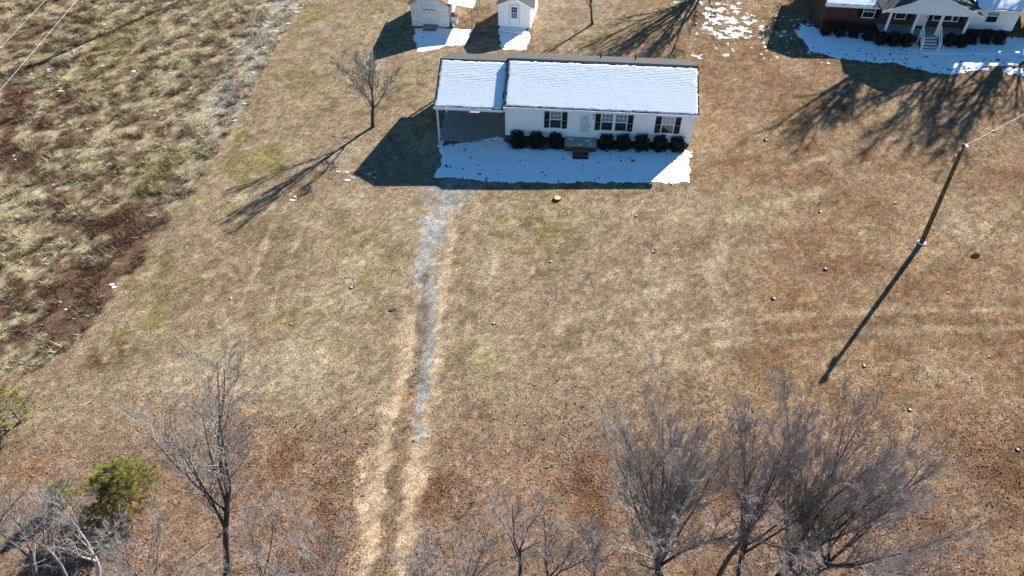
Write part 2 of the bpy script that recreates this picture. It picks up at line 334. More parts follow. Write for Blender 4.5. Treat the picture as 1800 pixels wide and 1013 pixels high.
# ------------------------------------------------------------------ grass, leaves
FRAME = np.array([tuple(G(u, v))[:2] for u, v in ((-40, -15), (1840, -15), (1860, 1060), (-60, 1060))])
def scatter(n):
    lo = FRAME.min(0); hi = FRAME.max(0); P = rng.random((int(n*1.45), 2))*(hi-lo)+lo
    return P[inpoly(P[:, 0], P[:, 1], FRAME)]
def house_local(x, y): c, s = math.cos(HYAW), math.sin(HYAW); return (x-HX)*c+(y-HY)*s, -(x-HX)*s+(y-HY)*c
def clear(P):
    a, b = house_local(P[:, 0], P[:, 1]); bad = (a > -5.5) & (a < 14.1) & (b > -.1) & (b < 7.7)
    for polys in SNOWMASKS[:4]:
        for p in polys: bad |= sdist(P[:, 0], P[:, 1], p) > .25
    return ~bad
def blades(P, L, wd, tilt, colr, z0=0.):
    n = len(P); az = rng.random(n)*2*np.pi; ti = np.clip(rng.normal(tilt, .28, n), .15, 1.5); L = L*np.exp(rng.normal(0, .3, n))
    z = gz(P[:, 0], P[:, 1])+z0; d = np.stack([np.cos(az)*np.sin(ti), np.sin(az)*np.sin(ti), np.cos(ti)], 1)
    s = np.stack([-np.sin(az), np.cos(az), np.zeros(n)], 1)*(wd*np.exp(rng.normal(0, .25, n)))[:, None]
    b = np.stack([P[:, 0], P[:, 1], z-.012], 1)
    V = np.stack([b-s, b+s, b+d*L[:, None]], 1).reshape(-1, 3); return V, np.arange(3*n).reshape(-1, 3), np.repeat(colr, 3, 0)
P = scatter(640000); P = P[clear(P)]
c, f = ground_color(P[:, 0], P[:, 1]); d, wd = pdist(P[:, 0], P[:, 1], DRIVE, DRIVE_W)
keep = (f < .5) & ((d > wd*.95) | (rng.random(len(P)) < .10)); P = P[keep]; c = c[keep]
c = c*np.exp(rng.normal(.15, .55, len(P)))[:, None]*(1+rng.normal(0, .05, (len(P), 3)))
V, Fc, cc = blades(P, .10, .014, 1.0, c)
npmesh('lawn_grass', V, Fc, M['grass'], color=np.clip(cc, .005, .75), label='short dormant lawn grass in tan, brown and dull green', cat='grass', kind='stuff')
# rough field: tufts of several long bent blades
P = scatter(190000); c, f = ground_color(P[:, 0], P[:, 1]); k = f > .5; P = P[k]; c = c[k]
den = fbm(P[:, 0], P[:, 1], .9, 3, 31); k = rng.random(len(P)) < sstep(.3, .6, den)*.9+.1; P = P[k]; c = c[k]; den = den[k]
nb = 6; Q = np.repeat(P, nb, 0)+rng.normal(0, .06, (len(P)*nb, 2)); h = np.repeat(.10+.32*sstep(.42, .72, den)*np.exp(rng.normal(0, .3, len(P))), nb)
cc = np.repeat(c*np.exp(rng.normal(.22, .5, len(P)))[:, None], nb, 0)*np.exp(rng.normal(0, .22, len(Q)))[:, None]
V, Fc, cc = blades(Q, h, .019, .85, cc)
npmesh('field_grass', V, Fc, M['grass'], color=np.clip(cc, .005, .75), label='rough unmown field of straw and rust coloured tufts', cat='grass', kind='stuff')
# fallen leaves under the near trees
P = scatter(420000); dens = sstep(27, 18, P[:, 1])*(.25+.75*sstep(.4, .65, fbm(P[:, 0], P[:, 1], 3., 3, 40)))
d, wd = pdist(P[:, 0], P[:, 1], DRIVE, DRIVE_W); dens = dens*np.where(d < wd*1.05, .12, 1); d, wd = pdist(P[:, 0], P[:, 1], MID, MID_W); dens = np.where((d < wd) & (P[:, 1] < 27), .55, dens)
P = P[rng.random(len(P)) < dens]; n = len(P); az = rng.random(n)*6.283; sz = .032*np.exp(rng.normal(0, .3, n)); ti = rng.normal(0, .5, n)
a = np.stack([np.cos(az), np.sin(az), np.sin(ti)*.8], 1)*sz[:, None]; b = np.stack([-np.sin(az), np.cos(az), rng.normal(0, .4, n)], 1)*sz[:, None]*.7
o = np.stack([P[:, 0], P[:, 1], gz(P[:, 0], P[:, 1])+.02+.02*rng.random(n)], 1)
pal = np.array([C(150, 108, 76), C(176, 140, 108), C(120, 80, 54), C(168, 118, 70), C(190, 160, 130), C(104, 66, 46)])
npmesh('fallen_leaves', np.stack([o-a, o-b, o+a, o+b], 1).reshape(-1, 3), np.arange(4*n).reshape(-1, 4), M['grass'], color=np.repeat(pal[rng.integers(0, 6, n)]*np.exp(rng.normal(.1, .25, n))[:, None], 4, 0).clip(.005, .75),
       label='fallen brown leaves scattered under the bare trees', cat='leaves', kind='stuff')
# remnants of snow caught between the field tufts
V = []; Fs = []
spots = [(118, 98), (125, 88), (183, 119), (215, 120), (208, 106), (55, 135), (78, 127), (22, 130), (110, 158), (335, 24), (320, 33), (265, 67), (270, 62), (290, 84), (345, 78), (415, 63), (310, 65), (420, 82), (460, 85), (440, 130), (445, 125), (400, 156), (425, 180), (402, 208), (405, 212), (240, 212), (218, 214), (280, 199), (298, 124), (250, 124), (338, 130), (160, 268), (155, 225), (85, 250), (95, 320), (25, 280), (200, 435), (150, 455), (145, 458), (195, 503), (90, 533), (120, 548), (245, 194), (530, 12), (520, 22), (505, 35), (498, 40), (490, 55), (30, 25), (148, 4), (190, 48), (520, 350), (622, 313), (656, 305), (600, 300)]
for u, v in spots:
    for j in range(random.choice((1, 2, 3))):
        p = G(u+random.gauss(0, 6), v+random.gauss(0, 3)); n = 9; r = random.uniform(.04, .15); i0 = len(V); V.append((p.x, p.y, p.z+.05))
        for i in range(n):
            t = i*2*math.pi/n; rr = r*random.uniform(.5, 1.3); V.append((p.x+rr*1.5*math.cos(t), p.y+rr*.8*math.sin(t), p.z+.02))
        Fs += [(i0, i0+1+i, i0+1+(i+1) % n) for i in range(n)]
npmesh('snow_remnants', V, Fs, M['snow'], smooth=True, label='scattered flecks of leftover snow between field tufts', cat='snow', kind='stuff')

exec_marker = True
# ------------------------------------------------------------------ building helpers
def gable_slab(x0, x1, y0, y1, z0, z1, t=.12):   # one roof slope, top surface through (y0,z0)-(y1,z1)
    return MB().prism([(x0, y0, z0-t), (x1, y0, z0-t), (x1, y1, z1-t), (x0, y1, z1-t)], [(x0, y0, z0), (x1, y0, z0), (x1, y1, z1), (x0, y1, z1)])
def snow_slope(name, parent, x0, x1, y0, y1, z0, z1, inset=(.13, .08, .06, .22), course=.145, thick=.035, cell=.07, seed=50):
    L = math.hypot(y1-y0, z1-z0); xs = np.arange(0, x1-x0+cell, cell); ys = np.arange(0, L+cell*.5, course/4); X, Y = np.meshgrid(xs, ys); Wd = x1-x0
    e = np.minimum.reduce([X-inset[0], Wd-X-inset[1], Y-inset[2], L-Y-inset[3]]); n = fbm(X, Y, .3, 3, seed)-.5
    val = e+.10*n*2; keep = val > 0; kc = keep[:-1, :-1] & keep[1:, 1:] & keep[:-1, 1:] & keep[1:, :-1]
    saw = (Y/course) % 1.0; row = np.floor(Y/course); vis = .35+.65*sstep(.4, .7, Y/L+.5*(fbm(X, Y, 3., 2, seed+2)-.5))
    hgt = thick*np.clip(val/.12, .2, 1)+.010*(1-saw)*vis+.004*(fbm(X, Y, .35, 2, seed+1)-.5)+.004*vis*(TAB[(row.astype(int)*7) & 255, ((X/.3).astype(int)) & 255]-.5)
    ny_ = -(z1-z0)/L; nz_ = (y1-y0)/L
    V = np.stack([x0+X, y0+Y*(y1-y0)/L+hgt*ny_, z0+Y*(z1-z0)/L+hgt*nz_], -1).reshape(-1, 3)
    idx = np.arange(X.size).reshape(X.shape); Fq = np.stack([idx[:-1, :-1], idx[:-1, 1:], idx[1:, 1:], idx[1:, :-1]], -1)[kc]
    used = np.unique(Fq); mp = np.zeros(X.size, int); mp[used] = np.arange(len(used))
    return npmesh(name, V[used], mp[Fq], M['snow'], parent=parent, smooth=False)
def lap_wall(mb, x0, x1, y, z0, z1, lap=.125, proud=.016, sgn=-1):   # facing -y
    z = z0
    while z < z1-1e-4:
        zt = min(z+lap, z1); mb.quad((x0, y+sgn*proud, z), (x1, y+sgn*proud, z), (x1, y+sgn*.002, zt), (x0, y+sgn*.002, zt))
        mb.quad((x0, y, z), (x1, y, z), (x1, y+sgn*proud, z), (x0, y+sgn*proud, z)); z = zt
    return mb
def window(parent, x0, x1, z0, z1, y=0., grid=(3, 2), blind=True):
    fr = .055; zm = (z0+z1)/2; f = MB(); yo = y-.06
    f.box(x0, x0+fr, yo, y+.01, z0, z1); f.box(x1-fr, x1, yo, y+.01, z0, z1); f.box(x0+fr, x1-fr, yo, y+.01, z1-fr, z1); f.box(x0-.03, x1+.03, yo-.03, y+.01, z0-.05, z0+.02); f.box(x0+fr, x1-fr, yo+.008, y+.01, zm-.03, zm+.03)
    wd = f.build('window', M['trim'], parent)
    MB().box(x0+fr, x1-fr, y-.035, y-.02, zm+.03, z1-fr).build('pane', M['blind'] if blind else M['glass'], wd)
    MB().box(x0+fr, x1-fr, y-.03, y-.015, z0+.02, zm-.03).build('pane', M['glass'], wd)
    for i in range(1, grid[0]):
        x = x0+fr+(x1-x0-2*fr)*i/grid[0]; MB().box(x-.012, x+.012, y-.05, y-.036, zm+.03, z1-fr).build('muntin', M['trim'], wd)
    for i in range(1, grid[1]):
        z = zm+.03+(z1-fr-zm-.03)*i/grid[1]; MB().box(x0+fr, x1-fr, y-.052, y-.0365, z-.012, z+.012).build('muntin', M['trim'], wd)
    return wd
def shutter(parent, x0, x1, z0, z1, y=0.):
    m = MB(); m.box(x0, x0+.05, y-.055, y, z0, z1); m.box(x1-.05, x1, y-.055, y, z0, z1); m.box(x0+.05, x1-.05, y-.054, y, z1-.07, z1); m.box(x0+.05, x1-.05, y-.054, y, z0, z0+.07); zm = (z0+z1)/2
    m.box(x0+.05, x1-.05, y-.054, y, zm-.035, zm+.035); z = z0+.07
    while z < z1-.1:
        if abs(z+.03-zm) > .06: m.prism([(x0+.05, y-.045, z), (x1-.05, y-.045, z), (x1-.05, y-.005, z+.03), (x0+.05, y-.005, z+.03)], [(x0+.05, y-.045, z+.012), (x1-.05, y-.045, z+.012), (x1-.05, y-.005, z+.042), (x0+.05, y-.005, z+.042)])
        z += .06
    return m.build('shutter', M['black'], parent)

# ------------------------------------------------------------------ white ranch house with carport
h = empty('ranch_house', (HX, HY, 0), HYAW, label='long white ranch house with black shutters, snowy roof and carport', cat='house')
L = 14.0; OV = .356; RR = 4.12; HE = 3.24; MS = .4168; DP = 2*(RR-OV); RZ = HE+MS*RR; FZ = .58
MB().box(.02, L-.02, .03, DP-.03, -.7, FZ).build('foundation', M['dbrick'], h)
wl = MB(); lap_wall(wl, 0, L, 0, FZ, HE+.02); wl.box(0, L, 0, DP, FZ, HE+.02)
wl.prism([(0, 0, HE+.021), (0, DP, HE+.021), (0, DP/2, RZ-.16)], [(L, 0, HE+.021), (L, DP, HE+.021), (L, DP/2, RZ-.16)])
wl.build('wall', M['siding'], h)
for x in (-.035, L-.085): MB().box(x, x+.12, -.03, .05, FZ, HE).build('corner_board', M['trim'], h)
MB().box(-.15, L+.25, -OV+.03, -.03, HE-.16, HE-.135).build('soffit', M['trim'], h)
rf = gable_slab(-.15, L+.25, -OV, RR-OV, HE, RZ).build('roof', M['shingle'], h)
gable_slab(-.15, L+.25, 2*RR-OV, RR-OV, HE, RZ).build('rear_slope', M['shingle'], rf)
MB().box(-.15, L+.25, -OV-.03, -OV-.002, HE-.16, HE+.005).build('gutter', M['trim'], rf)
rc = MB(); x = -.15
while x < L+.24:
    x2 = min(x+.145, L+.25); z = .018+.012*random.random(); dn = .2+.02*random.random()
    rc.prism([(x+.006, RR-OV-dn, RZ-dn*MS+.002), (x2-.006, RR-OV-dn, RZ-dn*MS+.002), (x2-.006, RR-OV+.12, RZ-.12*MS+.002), (x+.006, RR-OV+.12, RZ-.12*MS+.002)],
             [(x+.006, RR-OV-dn, RZ-dn*MS+z), (x2-.006, RR-OV-dn, RZ-dn*MS+z), (x2-.006, RR-OV+.0, RZ+z), (x+.006, RR-OV+.0, RZ+z)]); x = x2
rc.build('ridge_cap', M['ridge'], rf)
snow_slope('snow_cover', rf, -.15, L+.25, -OV, RR-OV, HE, RZ)
for px in (7.0, 9.75):
    MB().tube((px, RR-OV+2.6, RZ-2.6*MS-.1), (px, RR-OV+2.6, RZ-2.6*MS+.42), .06).build('vent_pipe', M['black'], rf)
for a, b in ((3.33, 4.25), (7.17, 8.10), (8.20, 9.13), (11.66, 12.63)): window(h, a, b, 1.44, 2.9)
for a, b in ((2.93, 3.31), (4.27, 4.65), (6.75, 7.14), (9.16, 9.56), (11.22, 11.63), (12.66, 13.07)): shutter(h, a, b, 1.42, 2.9)
# door
dr = MB().box(5.47, 5.56, -.06, .01, .74, 2.87).box(6.38, 6.47, -.06, .01, .74, 2.87).box(5.56, 6.38, -.06, .01, 2.79, 2.87).build('door_frame', M['trim'], h)
dl = MB().box(5.56, 6.38, -.045, -.018, .76, 2.79).build('door', M['trim'], h)
MB().box(5.65, 6.29, -.056, -.046, 1.16, 2.68).build('pane', M['door'], dl); MB().box(6.31, 6.35, -.10, -.046, 1.66, 1.86).build('handle', M['black'], dl)
ln = MB().box(6.55, 6.67, -.06, -.017, 2.58, 2.78).build('wall_lantern', M['metal'], h); MB().tube((6.61, -.11, 2.58), (6.61, -.11, 2.76), .055).build('lantern_glass', M['lampglass'], ln)
nb_ = MB().box(6.52, 6.76, -.025, -.017, 2.34, 2.46).build('house_number_plate', M['wplastic'], h)
for i in range(4): MB().box(6.54+i*.054, 6.576+i*.054, -.031, -.0255, 2.365, 2.435).build('digit', M['greywood'], nb_)
# brick stoop and steps
st = MB().box(4.60, 6.95, -1.18, -.02, -.3, .66).build('stoop', M['dbrick'], h); MB().box(4.56, 6.99, -1.22, -.021, .66, .72).build('stoop_top', M['concrete'], st)
for i in range(3): MB().box(5.2, 6.4, -1.22-.30*(i+1), -1.181-.30*i, -.3, .52-.17*i).build('step', M['dbrick'], st)
for sx, sy, w_, d_ in ((5.0, -.35, .25, .1), (6.3, -.5, .35, .06), (6.55, -.9, .2, .1), (5.7, -1.0, .3, .05)):
    MB().prism([(sx-w_, sy, .722), (sx, sy-d_, .722), (sx+w_, sy+.02, .722), (sx+.1*w_, sy+d_, .722)], [(sx-w_*.7, sy, .735), (sx, sy-d_*.6, .74), (sx+w_*.6, sy, .735), (sx, sy+d_*.5, .735)]).build('snow_streak', M['snow'], st)
# carport
DH = .26; CX0 = -5.38; CE = HE-DH; CRZ = RZ-DH
cr = gable_slab(CX0, -.152, -OV, RR-OV, CE, CRZ).build('carport_roof', M['shingle'], h)
gable_slab(CX0, -.152, 2*RR-OV, RR-OV, CE, CRZ).build('rear_slope', M['shingle'], cr)
MB().box(CX0, -.2, -OV-.03, -OV-.002, CE-.20, CE+.005).build('gutter', M['trim'], cr)
rc = MB(); x = CX0
while x < -.16:
    x2 = min(x+.145, -.152); z = .018+.012*random.random(); dn = .12
    rc.prism([(x+.006, RR-OV-dn, CRZ-dn*MS+.002), (x2-.006, RR-OV-dn, CRZ-dn*MS+.002), (x2-.006, RR-OV+.12, CRZ-.12*MS+.002), (x+.006, RR-OV+.12, CRZ-.12*MS+.002)],
             [(x+.006, RR-OV-dn, CRZ-dn*MS+z), (x2-.006, RR-OV-dn, CRZ-dn*MS+z), (x2-.006, RR-OV, CRZ+z), (x+.006, RR-OV, CRZ+z)]); x = x2
rc.build('ridge_cap', M['ridge'], cr)
snow_slope('snow_cover', cr, CX0, -.152, -OV, RR-OV, CE, CRZ, inset=(.10, .03, .05, .13), seed=60)
MB().prism([(CX0+.12, -.1, CE-.05), (CX0+.12, DP+.1, CE-.05), (CX0+.12, DP/2, CRZ-.17)], [(CX0+.22, -.1, CE-.05), (CX0+.22, DP+.1, CE-.05), (CX0+.22, DP/2, CRZ-.17)]).build('gable', M['siding'], h)
MB().box(CX0+.1, -.03, -.06, .06, CE-.34, CE-.03).build('beam', M['trim'], h); MB().box(CX0+.12, CX0+.24, .06, DP-.2, CE-.34, CE-.055).build('beam', M['trim'], h)
for y in (0., 3.7, 7.3): MB().box(CX0+.12, CX0+.26, y-.07, y+.07, -.5, CE-.342).build('post', M['trim'], h)
MB().box(CX0+.1, -.001, -.1, DP, -.6, -.02).build('carport_slab', M['concrete'], h)
bw = MB(); bw.box(CX0+.3, -1.2, 6.98, 7.08, -.02, CE); bw.box(-.2, -.001, 6.98, 7.08, -.02, CE); bw.box(-1.2, -.2, 6.98, 7.08, 2.0, CE); bw.build('carport_back_wall', M['siding'], h)
MB().box(-1.2, -.001, -.1, .05, -.02, .03).build('sill', M['concrete'], h)
sb = empty('splash_block', (HX+math.cos(HYAW)*-5.02+math.sin(HYAW)*.62, HY+math.sin(HYAW)*-5.02-math.cos(HYAW)*.62, float(gz(-5.4, 47.1))), HYAW, label='pale concrete splash block under the carport downspout', cat='splash block')
MB().prism([(-.14, -.4, -.05), (.14, -.4, -.05), (.17, .4, -.05), (-.17, .4, -.05)], [(-.14, -.4, .06), (.14, -.4, .06), (.17, .4, .1), (-.17, .4, .1)]).build('block', M['trim'], sb)
MB().box(-.19, -.14, -.38, .4, .03, .15).build('rim', M['trim'], sb); MB().box(.14, .19, -.38, .4, .03, .15).build('rim', M['trim'], sb)
ds = MB(); ds.tube((CX0+.2, -.13, CE-.3), (CX0+.2, -.13, .05), .04); ds.tube((CX0+.2, -.13, .08), (CX0+.25, -.45, -.02), .04); ds.build('downspout', M['trim'], h)
# snow slipped onto the slab edge
MB().prism([(-2.0, .0, -.018), (-.15, -.15, -.018), (-.1, .35, -.018), (-.7, .55, -.018), (-1.3, .25, -.018)], [(-1.9, .03, 0), (-.2, -.1, .05), (-.15, .3, .07), (-.7, .45, .08), (-1.3, .2, .03)]).build('slab_snow', M['snow'], h)

# ------------------------------------------------------------------ shrubs
ORD = ['first', 'second', 'third', 'fourth', 'fifth', 'sixth', 'seventh']
def shrub(p, w_, hh, label, group, seed):
    r = np.random.default_rng(seed); o = empty('clipped_shrub', p, r.random()*.6-.3, label=label, cat='shrub', group=group)
    n = 1500; d = r.normal(0, 1, (n, 3)); d /= np.linalg.norm(d, axis=1)[:, None]; e = .55
    q = np.sign(d)*np.abs(d)**e; q = q/np.max(np.abs(q), 1)[:, None]*(.55+.45*np.linalg.norm(d, axis=1)[:, None]); q = .78*q+.22*d*1.15
    q *= (1+.10*r.normal(0, 1, (n, 1))); bump = fbm(q[:, 0]*2+seed, q[:, 1]*2+q[:, 2]*2, .8, 2, 70)[:, None]; q *= .85+.3*bump
    c = q*[w_/2, w_/2, hh/2]+[0, 0, hh/2]; c = c[c[:, 2] > .02]; n = len(c); a = r.normal(0, 1, (n, 3)); a /= np.linalg.norm(a, axis=1)[:, None]; b = np.cross(a, r.normal(0, 1, (n, 3))); b /= np.linalg.norm(b, axis=1)[:, None]
    s = .055*(.7+.6*r.random((n, 1))); V = np.stack([c-a*s, c-b*s*.6, c+a*s, c+b*s*.6], 1).reshape(-1, 3)
    npmesh('foliage', V, np.arange(4*n).reshape(-1, 4), M['hedge'], parent=o)
    m = MB(); ring = [(math.cos(t*math.pi/5), math.sin(t*math.pi/5)) for t in range(10)]; lv = [(.05, .55), (.2, .8), (.55, .86), (.85, .74), (.95, .4)]
    for (za, ra), (zb, rb_) in zip(lv, lv[1:]): m.prism([(x*ra*w_/2, y*ra*w_/2, za*hh) for x, y in ring], [(x*rb_*w_/2, y*rb_*w_/2, zb*hh) for x, y in ring])
    m.build('inner_growth', M['hedgecore'], o); MB().tube((0, 0, -.1), (0, 0, .2), .05, .04).build('stem', M['dbark'], o)
for i, (u, v) in enumerate(((910, 262), (943, 263), (976, 263), (1066, 266), (1095.5, 268), (1127.6, 269), (1160, 269.5), (1191, 270))):
    p = G(u, v); p.y += .45; p.z = float(gz(p.x, p.y))
    shrub(p, .84+.04*math.sin(i*3), 1.0+.06*math.cos(i*5), 'dark clipped shrub by the white house wall, '+(ORD[i]+' from the carport towards the stoop' if i < 3 else ORD[i-3]+' from the stoop towards the bare corner'), 'foundation shrubs of the white house, '+('carport side' if i < 3 else 'window side'), 100+i)
for i, (u, v) in enumerate(((1453, 66), (1478, 68), (1502, 70), (1527, 75), (1548, 83), (1571, 85), (1594, 86.5), (1670, 85), (1691, 87), (1709, 81), (1734, 81), (1757, 81.5))):
    p = G(u, v); p.y += .5; p.z = float(gz(p.x, p.y))
    shrub(p, .72+.05*math.sin(i*3), 1.0+.1*math.cos(i*5), 'dark clipped shrub before the brick house, '+(ORD[i]+' from the brick corner towards the steps' if i < 7 else ORD[i-7]+' from the porch steps towards the siding wing'), 'foundation shrubs of the brick house, '+('brick wing' if i < 7 else 'siding wing'), 140+i)

# ------------------------------------------------------------------ brick house
BA = G(1442.2, 53.3); BYAW = -.1304; Z0 = BA.z
b = empty('brick_house', (BA.x, BA.y, Z0), BYAW, label='red brick house with white columned porch and white siding wing', cat='house')
BL, SL, BD = 12.35, 16.15, 8.2; BE = 2.62; BM = .42; BO = .45
gr_ = lambda x: .035*x                            # floor follows the gentle rise
MB().box(0, BL, 0, BD, -.6, BE).build('brick_wall', M['brick'], b)
MB().prism([(0, 0, BE), (0, BD, BE), (0, BD/2, BE+BM*BD/2-.1)], [(.2, 0, BE), (.2, BD, BE), (.2, BD/2, BE+BM*BD/2-.1)]).build('gable', M['brick'], b)
MB().box(BL, SL, .04, BD-.04, -.5, .92).build('foundation', M['dbrick'], b)
wl = MB(); lap_wall(wl, BL+.001, SL, .02, .92, BE+.3); wl.box(BL+.001, SL, .02, BD, .92, BE+.3); wl.build('siding_wall', M['siding'], b)
rf = gable_slab(-.35, 5.0, -BO, BD/2, BE-.02, BE-.02+BM*(BD/2+BO)).build('roof', M['shingle'], b)
gable_slab(5.0, 12.3, -BO+.01, BD/2, BE-.01, BE-.015+BM*(BD/2+BO)).build('front_slope', M['shingle'], rf)
gable_slab(12.3, SL+4.6, -BO, BD/2, BE+.28, BE+.28+BM*(BD/2+BO)).build('wing_slope', M['shingle'], rf)
gable_slab(-.35, SL+4.6, BD+BO, BD/2, BE-.02, BE+.02+BM*(BD/2+BO)).build('rear_slope', M['shingle'], rf)
snow_slope('snow_cover', rf, -.35, 5.0, -BO, BD/2, BE-.02, BE-.02+BM*(BD/2+BO), inset=(.03, .03, .02, .2), seed=70)
snow_slope('snow_cover', rf, 12.3, SL+4.6, -BO, BD/2, BE+.28, BE+.28+BM*(BD/2+BO), inset=(.03, .03, .02, .2), seed=72)
MB().box(-.35, 5.0, -BO-.03, -BO-.002, BE-.2, BE-.01).build('gutter', M['trim'], rf); MB().box(12.3, SL+4.6, -BO-.03, -BO-.002, BE+.1, BE+.29).build('gutter', M['trim'], rf)
MB().box(-.35, 12.3, -BO+.0, .0, BE-.2, BE-.17).build('soffit', M['trim'], rf)
for x in (SL+.05,): MB().box(x, x+.1, .3, BD, -.3, BE).build('carport_side_wall', M['brick'], b)
MB().box(SL+4.2, SL+4.35, .0, .14, -.3, BE).build('carport_post', M['trim'], b)
# porch
PX0, PX1, PD, PF = 4.75, 11.65, 1.75, .95
MB().box(PX0-.1, PX1+.1, -PD, -.002, -.4, PF-.08).build('porch_base', M['brick'], b); MB().box(PX0-.15, PX1+.15, -PD-.05, -.003, PF-.08, PF).build('porch_floor', M['concrete'], b)
PZ = 2.82
for x in (4.95, 7.2, 9.25, 11.45):
    c_ = MB().box(x-.09, x+.09, -PD+.08, -PD+.26, PF, PZ-.1).build('column', M['trim'], b); MB().box(x-.13, x+.13, -PD+.04, -PD+.30, PF+.001, PF+.1).build('column_base', M['trim'], c_)
MB().box(PX0-.2, PX1+.25, -PD+.05, -PD+.3, PZ-.098, PZ+.12).build('porch_beam', M['trim'], b)
GXM = 8.15; GW = 4.15; GS = .40; PE = PZ+.08
gb = MB(); gb.prism([(GXM-GW+.25, -PD+.02, PE), (GXM+GW-.25, -PD+.02, PE), (GXM, -PD+.02, PE+GS*(GW-.25)-.03)], [(GXM-GW+.25, -PD+.12, PE), (GXM+GW-.25, -PD+.12, PE), (GXM, -PD+.12, PE+GS*(GW-.25)-.03)]); gb = gb.build('porch_gable', M['siding'], b)
MB().tube((GXM, -PD+.025, PE+.95), (GXM, -PD-.02, PE+.95), .24, .24, 8).build('gable_vent', M['trim'], gb)
for s in (-1, 1):
    xe = GXM+s*GW; m = MB().prism([(xe, -PD-.25, PE-.10), (GXM, -PD-.25, PE+GS*GW-.10), (GXM, 2.2, PE+GS*GW-.10), (xe, 2.2, PE-.10)], [(xe, -PD-.25, PE+.04), (GXM, -PD-.25, PE+GS*GW+.04), (GXM, 2.2, PE+GS*GW+.04), (xe, 2.2, PE+.04)])
    pr = m.build('porch_roof_slope', M['shingle'], b)
    MB().prism([(xe, -PD-.29, PE-.14), (GXM, -PD-.29, PE+GS*GW-.14), (GXM, -PD-.252, PE+GS*GW-.14), (xe, -PD-.252, PE-.14)], [(xe, -PD-.29, PE+.05), (GXM, -PD-.29, PE+GS*GW+.05), (GXM, -PD-.252, PE+GS*GW+.05), (xe, -PD-.252, PE+.05)]).build('rake_board', M['trim'], pr)
MB().box(PX0-.3, PX1+.3, -PD+.13, -.003, PE-.06, PE-.03).build('porch_ceiling', M['trim'], b)
window(b, 3.1, 4.15, 1.45, 2.5, blind=False); shutter(b, 2.72, 3.07, 1.45, 2.5); shutter(b, 4.18, 4.62, 1.45, 2.5)
window(b, 5.92, 6.86, 1.5, 2.55, blind=False); shutter(b, 5.5, 5.9, 1.5, 2.55); shutter(b, 6.88, 7.25, 1.5, 2.55)
for a, c_ in ((9.15, 9.85), (9.87, 10.75), (10.77, 11.3)): window(b, a, c_, 1.55, 2.55, blind=False, grid=(2, 2))
shutter(b, 8.8, 9.12, 1.55, 2.55); shutter(b, 11.33, 11.7, 1.55, 2.55)
window(b, 13.5, 14.5, 1.62, 2.75, y=.0, blind=True, grid=(3, 2))
dr = MB().box(7.72, 7.8, -.06, .0, PF, 2.62).box(8.68, 8.76, -.06, .0, PF, 2.62).box(7.8, 8.68, -.06, .0, 2.56, 2.62).build('door_frame', M['trim'], b); dl = MB().box(7.8, 8.68, -.05, -.01, PF+.01, 2.56).build('door', M['trim'], b); MB().box(8.6, 8.64, -.09, -.051, 1.75, 1.9).build('handle', M['black'], dl)
MB().box(7.7, 8.75, -.55, -.15, PF+.001, PF+.02).build('doormat', M['black'], b)
for i in range(5):
    MB().box(7.95, 9.3, -PD-.06-.26*(i+1), -PD-.055-.26*i, -.2, PF-.16*(i+1)).build('step', M['dbrick'], b)
    MB().box(7.93, 9.32, -PD-.06-.26*(i+1)-.02, -PD-.057-.26*i, PF-.16*(i+1), PF-.16*(i+1)+.035).build('step_tread', M['trim'], b)
for x in (7.9, 9.35):
    rl = MB(); y1 = -PD-.08; y2 = -PD-.06-1.3; rl.box(x-.045, x+.045, y1-.045, y1+.045, .1, PF+.95); rl.box(x-.045, x+.045, y2-.045, y2+.045, -.2, 1.02)
    for dz in (.9, .45): rl.prism([(x-.04, y2, dz+.05-.0), (x+.04, y2, dz+.05), (x+.04, y1, PF+dz-.05), (x-.04, y1, PF+dz-.05)], [(x-.04, y2, dz+.14), (x+.04, y2, dz+.14), (x+.04, y1, PF+dz+.04), (x-.04, y1, PF+dz+.04)])
    rl.build('handrail', M['trim'], b)
fp = MB(); p0, p1, p2, p3 = [G(*p) for p in ((1622, 95), (1798, 97), (1800, 92.5), (1621, 88))]
fp.prism([(p.x, p.y, float(gz(p.x, p.y))-.1) for p in (p0, p1, p2, p3)], [(p.x, p.y, float(gz(p.x, p.y))+.085) for p in (p0, p1, p2, p3)])
fp.build('footpath', M['snow'], label='snow covered footpath along the brick house', cat='footpath', kind='structure')

# ------------------------------------------------------------------ sheds
p = G(725.1, 47.3)
s1 = empty('garden_shed', p, -.096, label='weathered white shed with double doors, brown roof and side awning', cat='shed')
W1, D1, E1, K1 = 3.55, 4.5, 2.3, 1.15
wl = MB(); x = 0.
while x < W1-.01: wl.box(x+.004, min(x+.2, W1)-.004, -.012, .001, .12, E1+K1*(1-abs((x+.1)-W1/2)/(W1/2))-.05); x += .2
wl.box(0, W1, 0, D1, .1, E1); wl.prism([(0, 0, E1), (W1, 0, E1), (W1/2, 0, E1+K1)], [(0, D1, E1), (W1, D1, E1), (W1/2, D1, E1+K1)]); wl.build('wall', M['old'], s1)
MB().box(.05, W1-.05, .05, D1-.05, -.3, .1).build('footing', M['greywood'], s1)
for s in (-1, 1):
    xe = W1/2+s*(W1/2+.22); zk = E1+K1+.05; ze = zk-(W1/2+.22)*K1/(W1/2)
    MB().prism([(xe, -.22, ze-.03), (W1/2, -.22, zk-.03), (W1/2, D1+.2, zk-.03), (xe, D1+.2, ze-.03)], [(xe, -.22, ze+.06), (W1/2, -.22, zk+.06), (W1/2, D1+.2, zk+.06), (xe, D1+.2, ze+.06)]).build('roof_slope', M['brown_roof'], s1)
